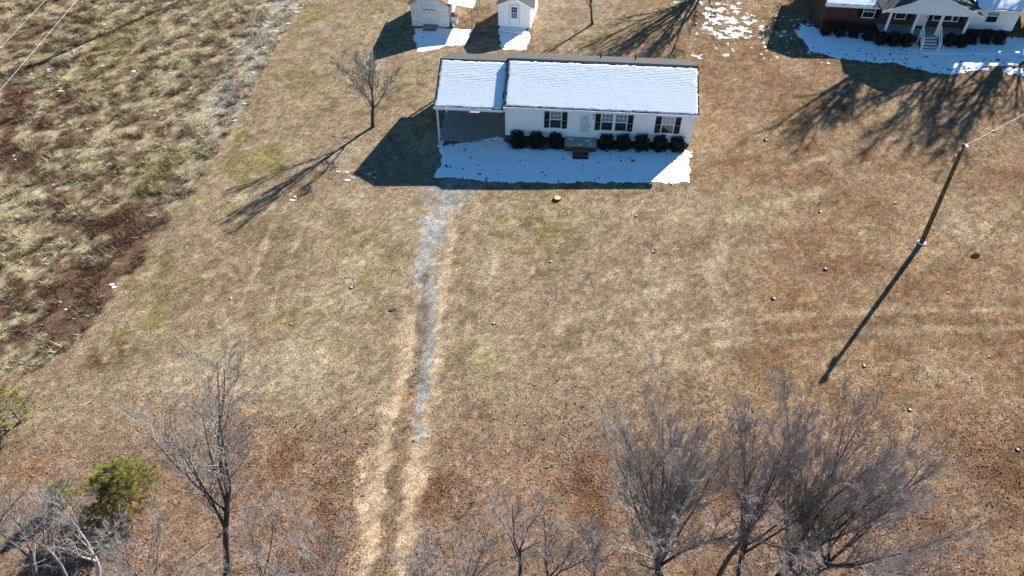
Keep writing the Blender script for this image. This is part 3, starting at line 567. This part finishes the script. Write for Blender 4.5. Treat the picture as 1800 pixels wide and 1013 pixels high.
for a, c_ in ((1.2, 1.785), (1.80, 2.385)):
    d_ = MB().box(a, c_, -.05, -.013, .42, 2.66).build('door', M['old'], s1); MB().box(a-.03, c_+.03, -.07, -.051, 1.72, 1.82).build('hinge_bar', M['greywood'], d_)
MB().box(1.72, 1.87, -.08, -.051, 1.5, 1.58).build('latch', M['greywood'], s1)
sp = MB().box(1.15, 2.45, -.5, -.02, -.2, .34).build('doorstep', M['greywood'], s1); MB().box(1.15, 2.45, -.95, -.501, -.2, .16).build('lower_step', M['greywood'], sp)
aw = MB().prism([(W1+.02, -.1, 2.42), (W1+2.35, -.1, 2.08), (W1+2.55, D1-.2, 2.08), (W1+.02, D1-.2, 2.42)], [(W1+.02, -.1, 2.47), (W1+2.35, -.1, 2.13), (W1+2.55, D1-.2, 2.13), (W1+.02, D1-.2, 2.47)]).build('awning', M['mesh_awning'], s1)
for x, y in ((W1+2.22, 0.), (W1+2.4, 2.6), (W1+2.42, 4.1)): MB().tube((x, y, -.3), (x, y, 2.09), .04).build('awning_post', M['greywood'], s1)
def at(o, x, y, z=0):
    c_, s_ = math.cos(o.rotation_euler.z), math.sin(o.rotation_euler.z); X = o.location.x+x*c_-y*s_; Y = o.location.y+x*s_+y*c_; return (X, Y, float(gz(X, Y))+z)
bx_ = empty('storage_bin', at(s1, 3.95, .9), -.1, label='white plastic storage bin under the shed awning', cat='bin'); MB().prism([(-.25, -.3, 0), (.25, -.3, 0), (.25, .3, 0), (-.25, .3, 0)], [(-.3, -.36, .62), (.3, -.36, .62), (.3, .36, .62), (-.3, .36, .62)]).build('body', M['wplastic'], bx_); MB().box(-.33, .33, -.39, .39, .62, .70).build('lid', M['wplastic'], bx_)
jc = empty('red_can', at(s1, 3.85, .85, .70), .3, label='red can standing on the white bin by the shed', cat='can'); MB().prism([(-.13, -.18, 0), (.13, -.18, 0), (.13, .18, 0), (-.13, .18, 0)], [(-.10, -.12, .3), (.10, -.12, .3), (.10, .14, .3), (-.10, .14, .3)]).build('body', M['red'], jc); MB().tube((0, -.08, .3), (0, -.2, .42), .025).build('spout', M['black'], jc); MB().box(-.02, .02, -.05, .12, .33, .36).box(-.02, .02, .10, .13, .29, .36).build('handle', M['red'], jc)
bk = empty('bucket', at(s1, 3.95, .15), 0, label='white bucket beside the wall of the double door shed', cat='bucket'); MB().tube((0, 0, 0), (0, 0, .36), .13, .16, 12).build('body', M['wplastic'], bk); MB().tube((0, 0, .33), (0, 0, .361), .172, .172, 12).build('rim', M['wplastic'], bk)

p = G(876, 47.2)
s2 = empty('storage_shed', p, -.2, label='small white gabled shed with glazed door and grey shingle roof', cat='shed')
W2, D2, E2, K2 = 3.05, 4.2, 2.15, .72
wl = MB(); x = 0.
while x < W2-.01: wl.box(x+.006, min(x+.2033, W2)-.006, -.012, .001, .12, E2+K2*(1-abs((x+.1)-W2/2)/(W2/2))-.03); x += .2033
wl.box(0, W2, 0, D2, .1, E2); wl.prism([(0, 0, E2), (W2, 0, E2), (W2/2, 0, E2+K2)], [(0, D2, E2), (W2, D2, E2), (W2/2, D2, E2+K2)]); wl.build('wall', M['siding'], s2)
MB().box(.1, W2-.1, .1, D2-.1, -.3, .1).build('footing', M['concrete'], s2)
for s in (-1, 1):
    xe = W2/2+s*(W2/2+.2); zk = E2+K2+.04; ze = zk-(W2/2+.2)*K2/(W2/2)
    r_ = MB().prism([(xe, -.2, ze-.02), (W2/2, -.2, zk-.02), (W2/2, D2+.2, zk-.02), (xe, D2+.2, ze-.02)], [(xe, -.2, ze+.07), (W2/2, -.2, zk+.07), (W2/2, D2+.2, zk+.07), (xe, D2+.2, ze+.07)]).build('roof_slope', M['shingle'], s2)
    MB().prism([(xe, -.235, ze-.1), (W2/2, -.235, zk-.1), (W2/2, -.202, zk-.1), (xe, -.202, ze-.1)], [(xe, -.235, ze+.06), (W2/2, -.235, zk+.06), (W2/2, -.202, zk+.06), (xe, -.202, ze+.06)]).build('rake_board', M['trim'], r_)
MB().box(1.06, 1.14, -.05, -.013, .35, 2.3).box(1.96, 2.04, -.05, -.013, .35, 2.3).box(1.14, 1.96, -.05, -.013, 2.22, 2.3).build('door_frame', M['metal'], s2)
dl = MB().box(1.14, 1.96, -.035, -.012, .35, 2.22).build('door', M['trim'], s2)
MB().box(1.28, 1.82, -.045, -.036, .98, 1.52).build('pane', M['blind'], dl)
for i in range(3):
    for j in range(2): MB().box(1.28+i*.186, 1.45+i*.186, -.045, -.036, 1.56+j*.26, 1.79+j*.26).build('pane', M['glass'], dl)
MB().box(.2, 2.75, -1.1, -.02, -.3, .12).build('platform', M['concrete'], s2); MB().box(.23, 2.72, -1.08, -.03, .121, .165).build('platform_snow', M['snow'], s2)
MB().box(.85, 1.7, -1.5, -1.101, -.3, .0).build('step', M['concrete'], s2)
MB().box(W2+.001, W2+.05, 1.5, 2.3, 1.2, 1.9).build('side_window', M['glass'], s2)

# ------------------------------------------------------------------ poles and wires
def wire(name, a, c_, sag, r, label, group=None):
    a = Vector(a); c_ = Vector(c_); n = 26; m = MB(); pts = []
    for i in range(n+1): t = i/n; q = a.lerp(c_, t); q.z -= sag*4*t*(1-t); pts.append(q)
    for i in range(n): m.tube(pts[i], pts[i+1], r, r, 5)
    return m.build(name, M['wire'], label=label, cat='wire', group=group)
pb = G(1620, 427); ptop = Vector((pb.x-.1, pb.y+.75, pb.z+7.15))
po = empty('utility_pole', pb, label='weathered wooden utility pole standing on the brown lawn', cat='pole')
lt = ptop-pb; m = MB(); n = 10
for i in range(n): m.tube(lt*(i/n)-Vector((0, 0, .4 if i == 0 else 0)), lt*((i+1)/n), .155-.045*i/n, .155-.045*(i+1)/n, 12)
m.build('shaft', M['pole'], po, smooth=True)
MB().box(lt.x-.05, lt.x+.22, lt.y-.1, lt.y+.1, lt.z-.32, lt.z-.06).build('wire_bracket', M['metal'], po); MB().tube(lt-Vector((.13, .08, .15)), lt-Vector((.13, .08, .4)), .06).build('insulator', M['wplastic'], po)
MB().tube(lt*.82+Vector((-.2, .03, .1)), lt*.82+Vector((-.2, .03, .55)), .10, .10, 8).build('fuse_canister', M['greywood'], po)
bs = MB()
for i in range(8):
    t = i*.8; bs.tube((.2*math.cos(t), .2*math.sin(t), -.02), (.24*math.cos(t), .24*math.sin(t), .07), .1, .05, 6)
bs.build('snow_collar', M['snow'], po)
far = G(2050, 50, 5.)
wire('service_wire', ptop-Vector((0, 0, .15)), far, .5, .014, 'pale service wire running from the lawn pole towards the brick house')
p2 = G(400, -34); p2o = empty('utility_pole', p2, label='tall utility pole beyond the rough field holding two wires', cat='pole')
MB().tube((0, 0, -.5), (0, 0, 13), .23, .16, 12).build('shaft', M['pole'], p2o, smooth=True); MB().box(-.9, .9, -.06, .06, 12.2, 12.35).build('crossarm', M['greywood'], p2o); MB().tube((.36, -.1, 9.6), (.36, -.1, 10.7), .25, .25, 12).build('transformer', M['metal'], p2o)
def at_h(u, v, hgt): return G(u, v, hgt)
for dx, v, lab in ((.8, 331, 'overhead wire across the rough field corner, on the mown lawn side'), (-.8, 237, 'overhead wire across the rough field corner, on the far field side')):
    wire('overhead_wire', p2+Vector((dx, 0, 12.36)), G(-150, v, 9.), .25, .011, lab)

# ------------------------------------------------------------------ small things on the lawn
def lump(u, v, r, kind):
    p = G(u, v); n = 10; o = empty('snow_lump', p, random.random()*6, label=kind, cat='snow lump', group='snow capped clods on the lawn')
    prof = [(.0, 1.15), (.35, 1.), (.75, .6), (.95, .12)]; m = MB()
    jit = [[random.uniform(.8, 1.2) for i in range(n)] for _ in prof]
    for k in range(3):
        (z0, r0), (z1, r1) = prof[k], prof[k+1]
        m.prism([(r*r0*jit[k][i]*math.cos(i*.6283), r*r0*jit[k][i]*math.sin(i*.6283)*.8, z0*r*.7-.02) for i in range(n)], [(r*r1*jit[k+1][i]*math.cos(i*.6283), r*r1*jit[k+1][i]*math.sin(i*.6283)*.8, z1*r*.7-.02) for i in range(n)])
    m.build('clod', M['dirt'], o, smooth=False)
    m = MB(); ox, oy = random.uniform(-.2, .3)*r, -random.uniform(.1, .5)*r
    m.prism([(ox+.72*r*random.uniform(.7, 1.2)*math.cos(i*.6283), oy+.55*r*random.uniform(.6, 1.3)*math.sin(i*.6283), .22*r) for i in range(n)], [(ox+.4*r*random.uniform(.4, 1.2)*math.cos(i*.6283), oy+.3*r*random.uniform(.4, 1.2)*math.sin(i*.6283), .62*r) for i in range(n)])
    m.build('snow_cap', M['snow'], o)
for u, v, r, lab in ((1119, 380, .17, 'on the turf straight out from the house corner window'), (968, 461, .16, 'on pale turf down the lawn from the stump'), (868, 570, .15, 'alone on turf beside the sandy drive'),
                     (1441, 372, .16, 'small, on the pale rim of the reddish turf'), (1574, 358, .17, 'near the shadows of the tall oaks'), (1451, 475, .22, 'large, in the middle of the reddish turf'),
                     (1360, 525, .22, 'large, just up from the pale tyre tracks'), (1668, 515, .14, 'near the pole, downhill of the burrow'), (1519, 643, .19, 'beside the tip of the pole shadow'), (1599, 720, .2, 'between the pole shadow tip and the thicket'),
                     (1740, 628, .12, 'tiny, below the pale tyre tracks'), (1345, 247, .22, 'off the corner of the white house'), (1149, 443, .16, 'on brown turf between house and thicket'), (620, 505, .2, 'on green turf across from the gravel drive'),
                     (519, 349, .15, 'among the shadow branches of the sapling'), (1180, 325, .16, 'at the edge of the house front snow'), (622, 313, .18, 'at the pointed tip of the carport shadow'), (656, 322, .1, 'tiny, inside the carport shadow'),
                     (1788, 790, .2, 'on the striped turf beyond the thicket'), (405, 525, .14, 'between the rough field and the mown arcs'), (1463, 172, .14, 'in the oak shadows before the brick house'), (1745, 232, .2, 'under the service wire'), (512, 570, .12, 'on an ochre green spot in the turf')):
    lump(u, v, r*.72, 'soil clod with leftover snow '+lab)
for u, v, lab, r in ((1715, 450, 'dark burrow hole in the turf right of the utility pole', .3), (690, 545, 'rusty dark tuft in the turf beside the gravel drive', .2)):
    p = G(u, v); m = MB(); n = 12
    o = empty('burrow' if r > .25 else 'weed_tuft', p, .4, label=lab, cat='burrow' if r > .25 else 'weed')
    m.prism([(r*1.3*math.cos(i*6.283/n), r*.9*math.sin(i*6.283/n), -.05) for i in range(n)], [(r*1.1*random.uniform(.7, 1.1)*math.cos(i*6.283/n), r*.6*random.uniform(.7, 1.1)*math.sin(i*6.283/n), .04) for i in range(n)]); m.build('soil', M['hole'] if r > .25 else M['dirt'], o)
p = G(980, 350); o = empty('tree_stump', p, .3, label='pale cut tree stump in the lawn before the ranch house', cat='stump'); MB().tube((0, 0, -.1), (0, 0, .13), .33, .27, 16).build('bark', M['dbark'], o); MB().tube((0, 0, .13), (0, 0, .136), .235, .235, 16).build('cut_face', M['cut'], o)

# ------------------------------------------------------------------ trees
class Tree:
    def __init__(s, seed): s.seg = [[], [], []]; s.r = random.Random(seed)
    def rod(s, p, d, Ln, r0, r1, n, wob, trop, lay, out=None):
        pts = [(p.copy(), r0)]
        for i in range(n):
            d = (d+Vector((s.r.gauss(0, wob), s.r.gauss(0, wob), s.r.gauss(0, wob)+trop))).normalized(); q = p+d*(Ln/n)
            ra = r0+(r1-r0)*i/n; rb = r0+(r1-r0)*(i+1)/n; s.seg[lay].append((p.x, p.y, p.z, q.x, q.y, q.z, ra, rb)); p = q; pts.append((p.copy(), rb))
            if out is not None: out.append((p.copy(), d.copy(), rb, (i+1)/n))
        return p, d
    def branch(s, p, d, Ln, r, lev, cfg):
        rmin = cfg['rmin']
        if lev >= cfg['lev']:
            d = (d+Vector((s.r.gauss(0, .1), s.r.gauss(0, .1), s.r.gauss(0, .1)+.1))).normalized(); q = p+d*Ln
            s.seg[2].append((p.x, p.y, p.z, q.x, q.y, q.z, rmin, rmin)); return
        out = [(p.copy(), d.copy(), r, 0.)]; n = {1: 8, 2: 5, 3: 3}.get(lev, 2)
        s.rod(p, d, Ln, r, max(r*.18, rmin), n, cfg['wob']*(1 if lev < 3 else 1.3), cfg['trop']*(1 if lev < 3 else .6), 0 if lev <= 1 else 1, out)
        k = cfg['kids'][min(lev, len(cfg['kids']))-1]; k = max(1, int(k*s.r.uniform(.8, 1.25)+.5)); t0 = cfg['t0'] if lev == 1 else .1
        for j in range(k):
            t = t0+(1-t0)*((j+s.r.random())/k)**.85; x = t*n; i = min(n-1, int(x)); q = out[i][0].lerp(out[i+1][0], x-i); qd = out[i+1][1]; qr = out[i][2]
            ax = qd.orthogonal().normalized(); ax.rotate(Matrix.Rotation(s.r.random()*6.283, 3, qd)); an = s.r.uniform(*cfg['ang'])
            nd = qd*math.cos(an)+ax*math.sin(an); ln = Ln*cfg['ratio']*s.r.uniform(.6, 1.15)*(1.2-.62*t)
            s.branch(q, nd, max(ln, .22), max(rmin, min(qr*.6, r*.42)), lev+1, cfg)
def tubes(seg, big):
    A = np.array(seg); p = A[:, :3]; q = A[:, 3:6]; d = q-p; d /= np.linalg.norm(d, axis=1)[:, None]+1e-9
    ref = np.where(np.abs(d[:, 2:3]) > .9, [[1., 0, 0]], [[0, 0, 1.]]); a = np.cross(d, ref); a /= np.linalg.norm(a, axis=1)[:, None]; b_ = np.cross(d, a)
    k = 7 if big else 3; th = np.arange(k)*2*np.pi/k; cs = np.cos(th)[None, :, None]; sn = np.sin(th)[None, :, None]; ring = a[:, None]*cs+b_[:, None]*sn
    ex = d*(A[:, 7:8]*.25 if big else 0); V = np.concatenate([(p-ex)[:, None]+ring*A[:, 6][:, None, None], (q+ex)[:, None]+ring*A[:, 7][:, None, None]], 1)
    n = len(A); i = np.arange(k); j = (i+1) % k; f0 = np.stack([i, j, k+j, k+i], 1); Fq = (np.arange(n)[:, None, None]*2*k+f0[None]).reshape(-1, 4)
    return V.reshape(-1, 3), Fq
CFG = dict(lev=4, kids=[11, 7, 5], ratio=.42, ang=(.3, .72), wob=.07, trop=.035, rmin=.0055, t0=.15)
SPARSE = dict(lev=4, kids=[9, 6, 4], ratio=.44, ang=(.3, .75), wob=.09, trop=.03, rmin=.005, t0=.12)
TH = dict(lev=5, kids=[10, 7, 5, 3], ratio=.44, ang=(.15, .5), wob=.045, trop=.03, rmin=.0045, t0=.2)
def tree(base, H, label, seed, fork=.3, stems=4, spread=(.15, .6), r=.16, lean=(0, 0), bark='bark', twig='twig', name='bare_tree', group=None, cat='tree', stemlen=1., **kw):
    cfg = dict(CFG); cfg.update(kw); T = Tree(seed); o = empty(name, base, 0, label=label, cat=cat, group=group)
    d = Vector((lean[0], lean[1], 1)).normalized(); out = []
    p, d = T.rod(Vector((0, 0, -.25)), d, H*fork+.25, r*1.1, r*.72, 5, .05, .02, 0, out)
    T.seg[0].append((0, 0, -.3, 0, 0, .25, r*1.7, r*1.08))
    az = T.r.random()*6.283
    for i in range(stems):
        a_ = T.r.uniform(*spread) if i else spread[0]*.5; az += 2.4+T.r.uniform(-.4, .4)
        nd = Vector((math.cos(az)*math.sin(a_), math.sin(az)*math.sin(a_), math.cos(a_)))+Vector((lean[0], lean[1], 0))*.6
        st_ = p if i < 3 else out[max(1, 4-i//3)][0]
        T.branch(st_.copy(), nd.normalized(), H*(1-fork)*T.r.uniform(.62, .84)*stemlen, r*T.r.uniform(.36, .52), 1, cfg)
    for j in range(kw.get('low', 2)):
        q, qd, qr, t = out[T.r.randrange(2, 5)]; az += 2.1; T.branch(q.copy(), Vector((math.cos(az), math.sin(az), .35)).normalized(), H*.25, r*.22, 2, cfg)
    V, Fq = tubes(T.seg[0], True); npmesh('trunk', V, Fq, M[bark], parent=o, smooth=True)
    V, Fq = tubes(T.seg[1]+T.seg[2], False); npmesh('crown', V, Fq, M[twig], parent=o, smooth=True)
    return o
tree(G(656, 223), height_at(G(656, 223), 62), 'slender bare sapling standing alone beside the carport', 3, fork=.26, stems=6, spread=(.1, .75), r=.14, bark='dbark', twig='ptwig', rmin=.0085)
tree(G(1041, 43), 6.5, 'bare young tree behind the white ranch house', 5, fork=.3, stems=4, r=.12, bark='dbark', twig='twig', kids=[6, 5, 4, 3], rmin=.01)
# near row
b1 = G(1158, 1016); tree(b1, height_at(b1, 675), 'dense many stemmed bare tree with grey twigs, tallest of the near thicket', 26, stemlen=.8, fork=.18, stems=15, spread=(.08, .6), r=.17, lean=(-.17, .1), bark='dbark', twig='twig', **TH)
b2 = G(1372, 1014); tree(b2, height_at(b2, 735), 'broad bare tree with dark trunk and mauve grey twigs leaning outwards', 22, stemlen=.9, fork=.14, stems=11, spread=(.1, .6), r=.17, lean=(.02, .05), bark='dbark', twig='mtwig', **TH)
b3 = G(1425, 1012); tree(b3, height_at(b3, 770), 'spreading bare tree leaning from the thicket towards the open lawn', 23, stemlen=.9, fork=.12, stems=9, spread=(.15, .7), r=.15, lean=(.16, .08), bark='dbark', twig='mtwig', **TH)
b4 = G(1262, 1022); tree(b4, height_at(b4, 760), 'slim bare tree wedged between two larger thicket trees', 24, fork=.35, stems=4, spread=(.15, .6), r=.11, lean=(-.1, .1), bark='dbark', twig='mtwig', **TH)
b5 = G(1300, 1030); tree(b5, height_at(b5, 735), 'bare tree with steep forked stems inside the near thicket', 25, stemlen=.88, fork=.2, stems=6, spread=(.2, .65), r=.13, lean=(-.05, .15), bark='dbark', twig='mtwig', **TH)
b6 = G(400, 1016); tree(b6, height_at(b6, 655), 'tall open bare tree with dark trunk left of the drive', 31, stemlen=.84, fork=.36, stems=8, spread=(.06, .42), r=.15, lean=(.12, .2), bark='dbark', twig='ptwig', low=3)
b7 = G(452, 1045); tree(b7, 6.6, 'low twiggy bare tree reaching towards the sandy drive', 32, fork=.25, stems=6, spread=(.3, .95), r=.1, lean=(.25, .1), bark='bark', twig='ptwig', **SPARSE)
b8 = G(170, 1030); tree(b8, 7.6, 'crooked pale barked bare tree in front of the pine', 33, fork=.3, stems=4, spread=(.2, .75), r=.12, lean=(.36, .35), bark='wbark', twig='ptwig', **SPARSE)
b9 = G(62, 1035); tree(b9, 7.2, 'grey bare tree with forked trunk at the field corner', 34, fork=.35, stems=4, spread=(.2, .8), r=.13, lean=(.36, .32), bark='bark', twig='ptwig', **SPARSE)
b10 = G(116, 1040); tree(b10, 7.4, 'straight grey bare tree with thin crown near the pine', 35, fork=.45, stems=4, spread=(.2, .7), r=.10, lean=(.38, .32), bark='bark', twig='ptwig', **SPARSE)
b11 = G(-40, 1060); tree(b11, 9.0, 'leaning dark limbed bare tree overhanging the field corner', 36, fork=.25, stems=5, spread=(.2, .7), r=.16, lean=(.42, .4), bark='dbark', twig='ptwig', **SPARSE)
b12 = G(913, 1035); tree(b12, 7.0, 'thin dark bare tree right of the sandy drive', 41, fork=.4, stems=4, spread=(.15, .55), r=.1, lean=(0, .2), bark='dbark', twig='mtwig', **SPARSE)
b13 = G(952, 1040); tree(b13, 7.0, 'forked dark bare tree between drive and thicket', 42, fork=.2, stems=5, spread=(.2, .65), r=.12, bark='dbark', twig='mtwig', lean=(.12, 0), **SPARSE)
b14 = G(820, 1060); tree(b14, 6.4, 'low bushy bare tree with tangled twigs beside the drive', 43, fork=.15, stems=8, spread=(.2, .95), r=.09, lean=(0, .3), bark='bark', twig='twig', **SPARSE)
b15 = G(750, 1070); tree(b15, 4.8, 'small dark bare sapling rising at the drive edge', 44, fork=.3, stems=4, spread=(.15, .6), r=.06, lean=(0, .2), bark='dbark', twig='twig', **SPARSE)
b16 = G(1040, 1050); tree(b16, 6.6, 'thin grey bare sapling beside the tallest thicket tree', 45, fork=.3, stems=5, spread=(.2, .7), r=.08, lean=(0, .2), bark='bark', twig='twig', **SPARSE)
b17 = G(1560, 1060); tree(b17, 5.0, 'low bare shrubby tree at the thicket end by the lawn', 46, fork=.1, stems=8, spread=(.3, 1.0), r=.07, bark='bark', twig='mtwig', lean=(.25, .1), **SPARSE)
b18 = G(570, 1070); tree(b18, 6.2, 'low grey bare bush left of the sandy drive', 47, fork=.12, stems=8, spread=(.3, 1.0), r=.07, lean=(.1, .3), bark='bark', twig='ptwig', **SPARSE)
b19 = G(260, 1060); tree(b19, 6.8, 'low grey bare bush between pine and tall open tree', 48, fork=.15, stems=7, spread=(.3, .95), r=.08, lean=(.2, .3), bark='bark', twig='ptwig', **SPARSE)
# tall trees beyond the top of the picture whose shadows fall across the lawns
sv = Vector((-1.249, -1.514, 0))
def caster(u, v, hs, H, label, seed, **k):
    p = G(u, v); q = p-sv*hs; q.z = float(gz(q.x, q.y)); tree(q, H, label, seed, **k)
SH = dict(kids=[8, 5, 4], lev=4, rmin=.026, bark='dbark', twig='twig', ratio=.5)
caster(1205, 8, 3.8, 14, 'large bare yard tree behind the ranch house beside patchy snow', 51, fork=.26, stems=9, spread=(.25, 1.0), r=.34, **SH)
caster(1757, 128, 9, 17, 'tall bare oak behind the siding wing of the brick house', 52, fork=.45, stems=7, spread=(.2, .9), r=.5, **SH)
caster(1520, 130, 11, 18, 'tall bare oak behind the brick wing of the brick house', 53, fork=.5, stems=7, spread=(.2, .9), r=.5, **SH)
caster(1650, 150, 12, 19, 'tall bare oak far behind the porch of the brick house', 54, fork=.5, stems=7, spread=(.2, .9), r=.5, **SH)

def pine(base, H, Wd, label, seed, n=60):
    r = random.Random(seed); g = np.random.default_rng(seed); o = empty('young_pine', base, 0, label=label, cat='pine tree'); m = MB(); m.tube((0, 0, -.2), (0, 0, H*.95), .07, .02, 8); tips = []
    for i in range(n):
        t = (i+.5)/n; z = H*(.08+.9*t); az = i*2.4+r.random(); ln = Wd*(1.05-t*.85)*r.uniform(.6, 1.05); e = Vector((math.cos(az)*ln, math.sin(az)*ln, z+ln*.35)); m.tube((0, 0, z), e, .022, .008, 4)
        for k in range(5): f_ = .45+.55*(k+1)/5; tips.append((Vector((0, 0, z)).lerp(e, f_)+Vector((r.gauss(0, .07), r.gauss(0, .07), r.gauss(0, .05))), (e-Vector((0, 0, z))).normalized()))
    m.build('trunk', M['bark'], o); V = []; Cc = []
    for p, d in tips:
        k = 34; D = g.normal(0, 1, (k, 3))*.75+np.array(d)+[0, 0, .35]; D /= np.linalg.norm(D, axis=1)[:, None]; ln = g.uniform(.13, .24, (k, 1)); s = np.cross(D, g.normal(0, 1, (k, 3))); s = s/np.linalg.norm(s, axis=1)[:, None]*.007
        pp = np.array(p)[None]; V.append(np.stack([pp-s, pp+s, pp+D*ln], 1).reshape(-1, 3)); cl = np.array([.23, .22, .05])*math.exp(r.gauss(0, .3)); Cc.append(np.tile(cl, (3*k, 1)))
    V = np.concatenate(V); npmesh('crown', V, np.arange(len(V)).reshape(-1, 3), M['needle'], parent=o, color=np.concatenate(Cc)); return o
p = G(232, 885); pine(p, 3.0, 2.2, 'bushy young green pine among the bare trees', 61, 230)
p = G(38, 742); pine(p, 3.0, 1.5, 'small green pine at the rough field corner', 62, 50)
p = G(1800, 1022); pine(p, 1.7, .8, 'low green pine sprig at the brown lawn edge', 63, 30)
p = G(120, 880); pine(p, 1.5, .7, 'yellowish low pine behind the pale barked tree', 64, 40)
# evergreen by the brick house gable
p = G(1400, 12); p = p-sv*2.2; p.z = float(gz(p.x, p.y)); pine(p, 5.5, 2.0, 'dense evergreen behind the left gable of the brick house', 65, 90)
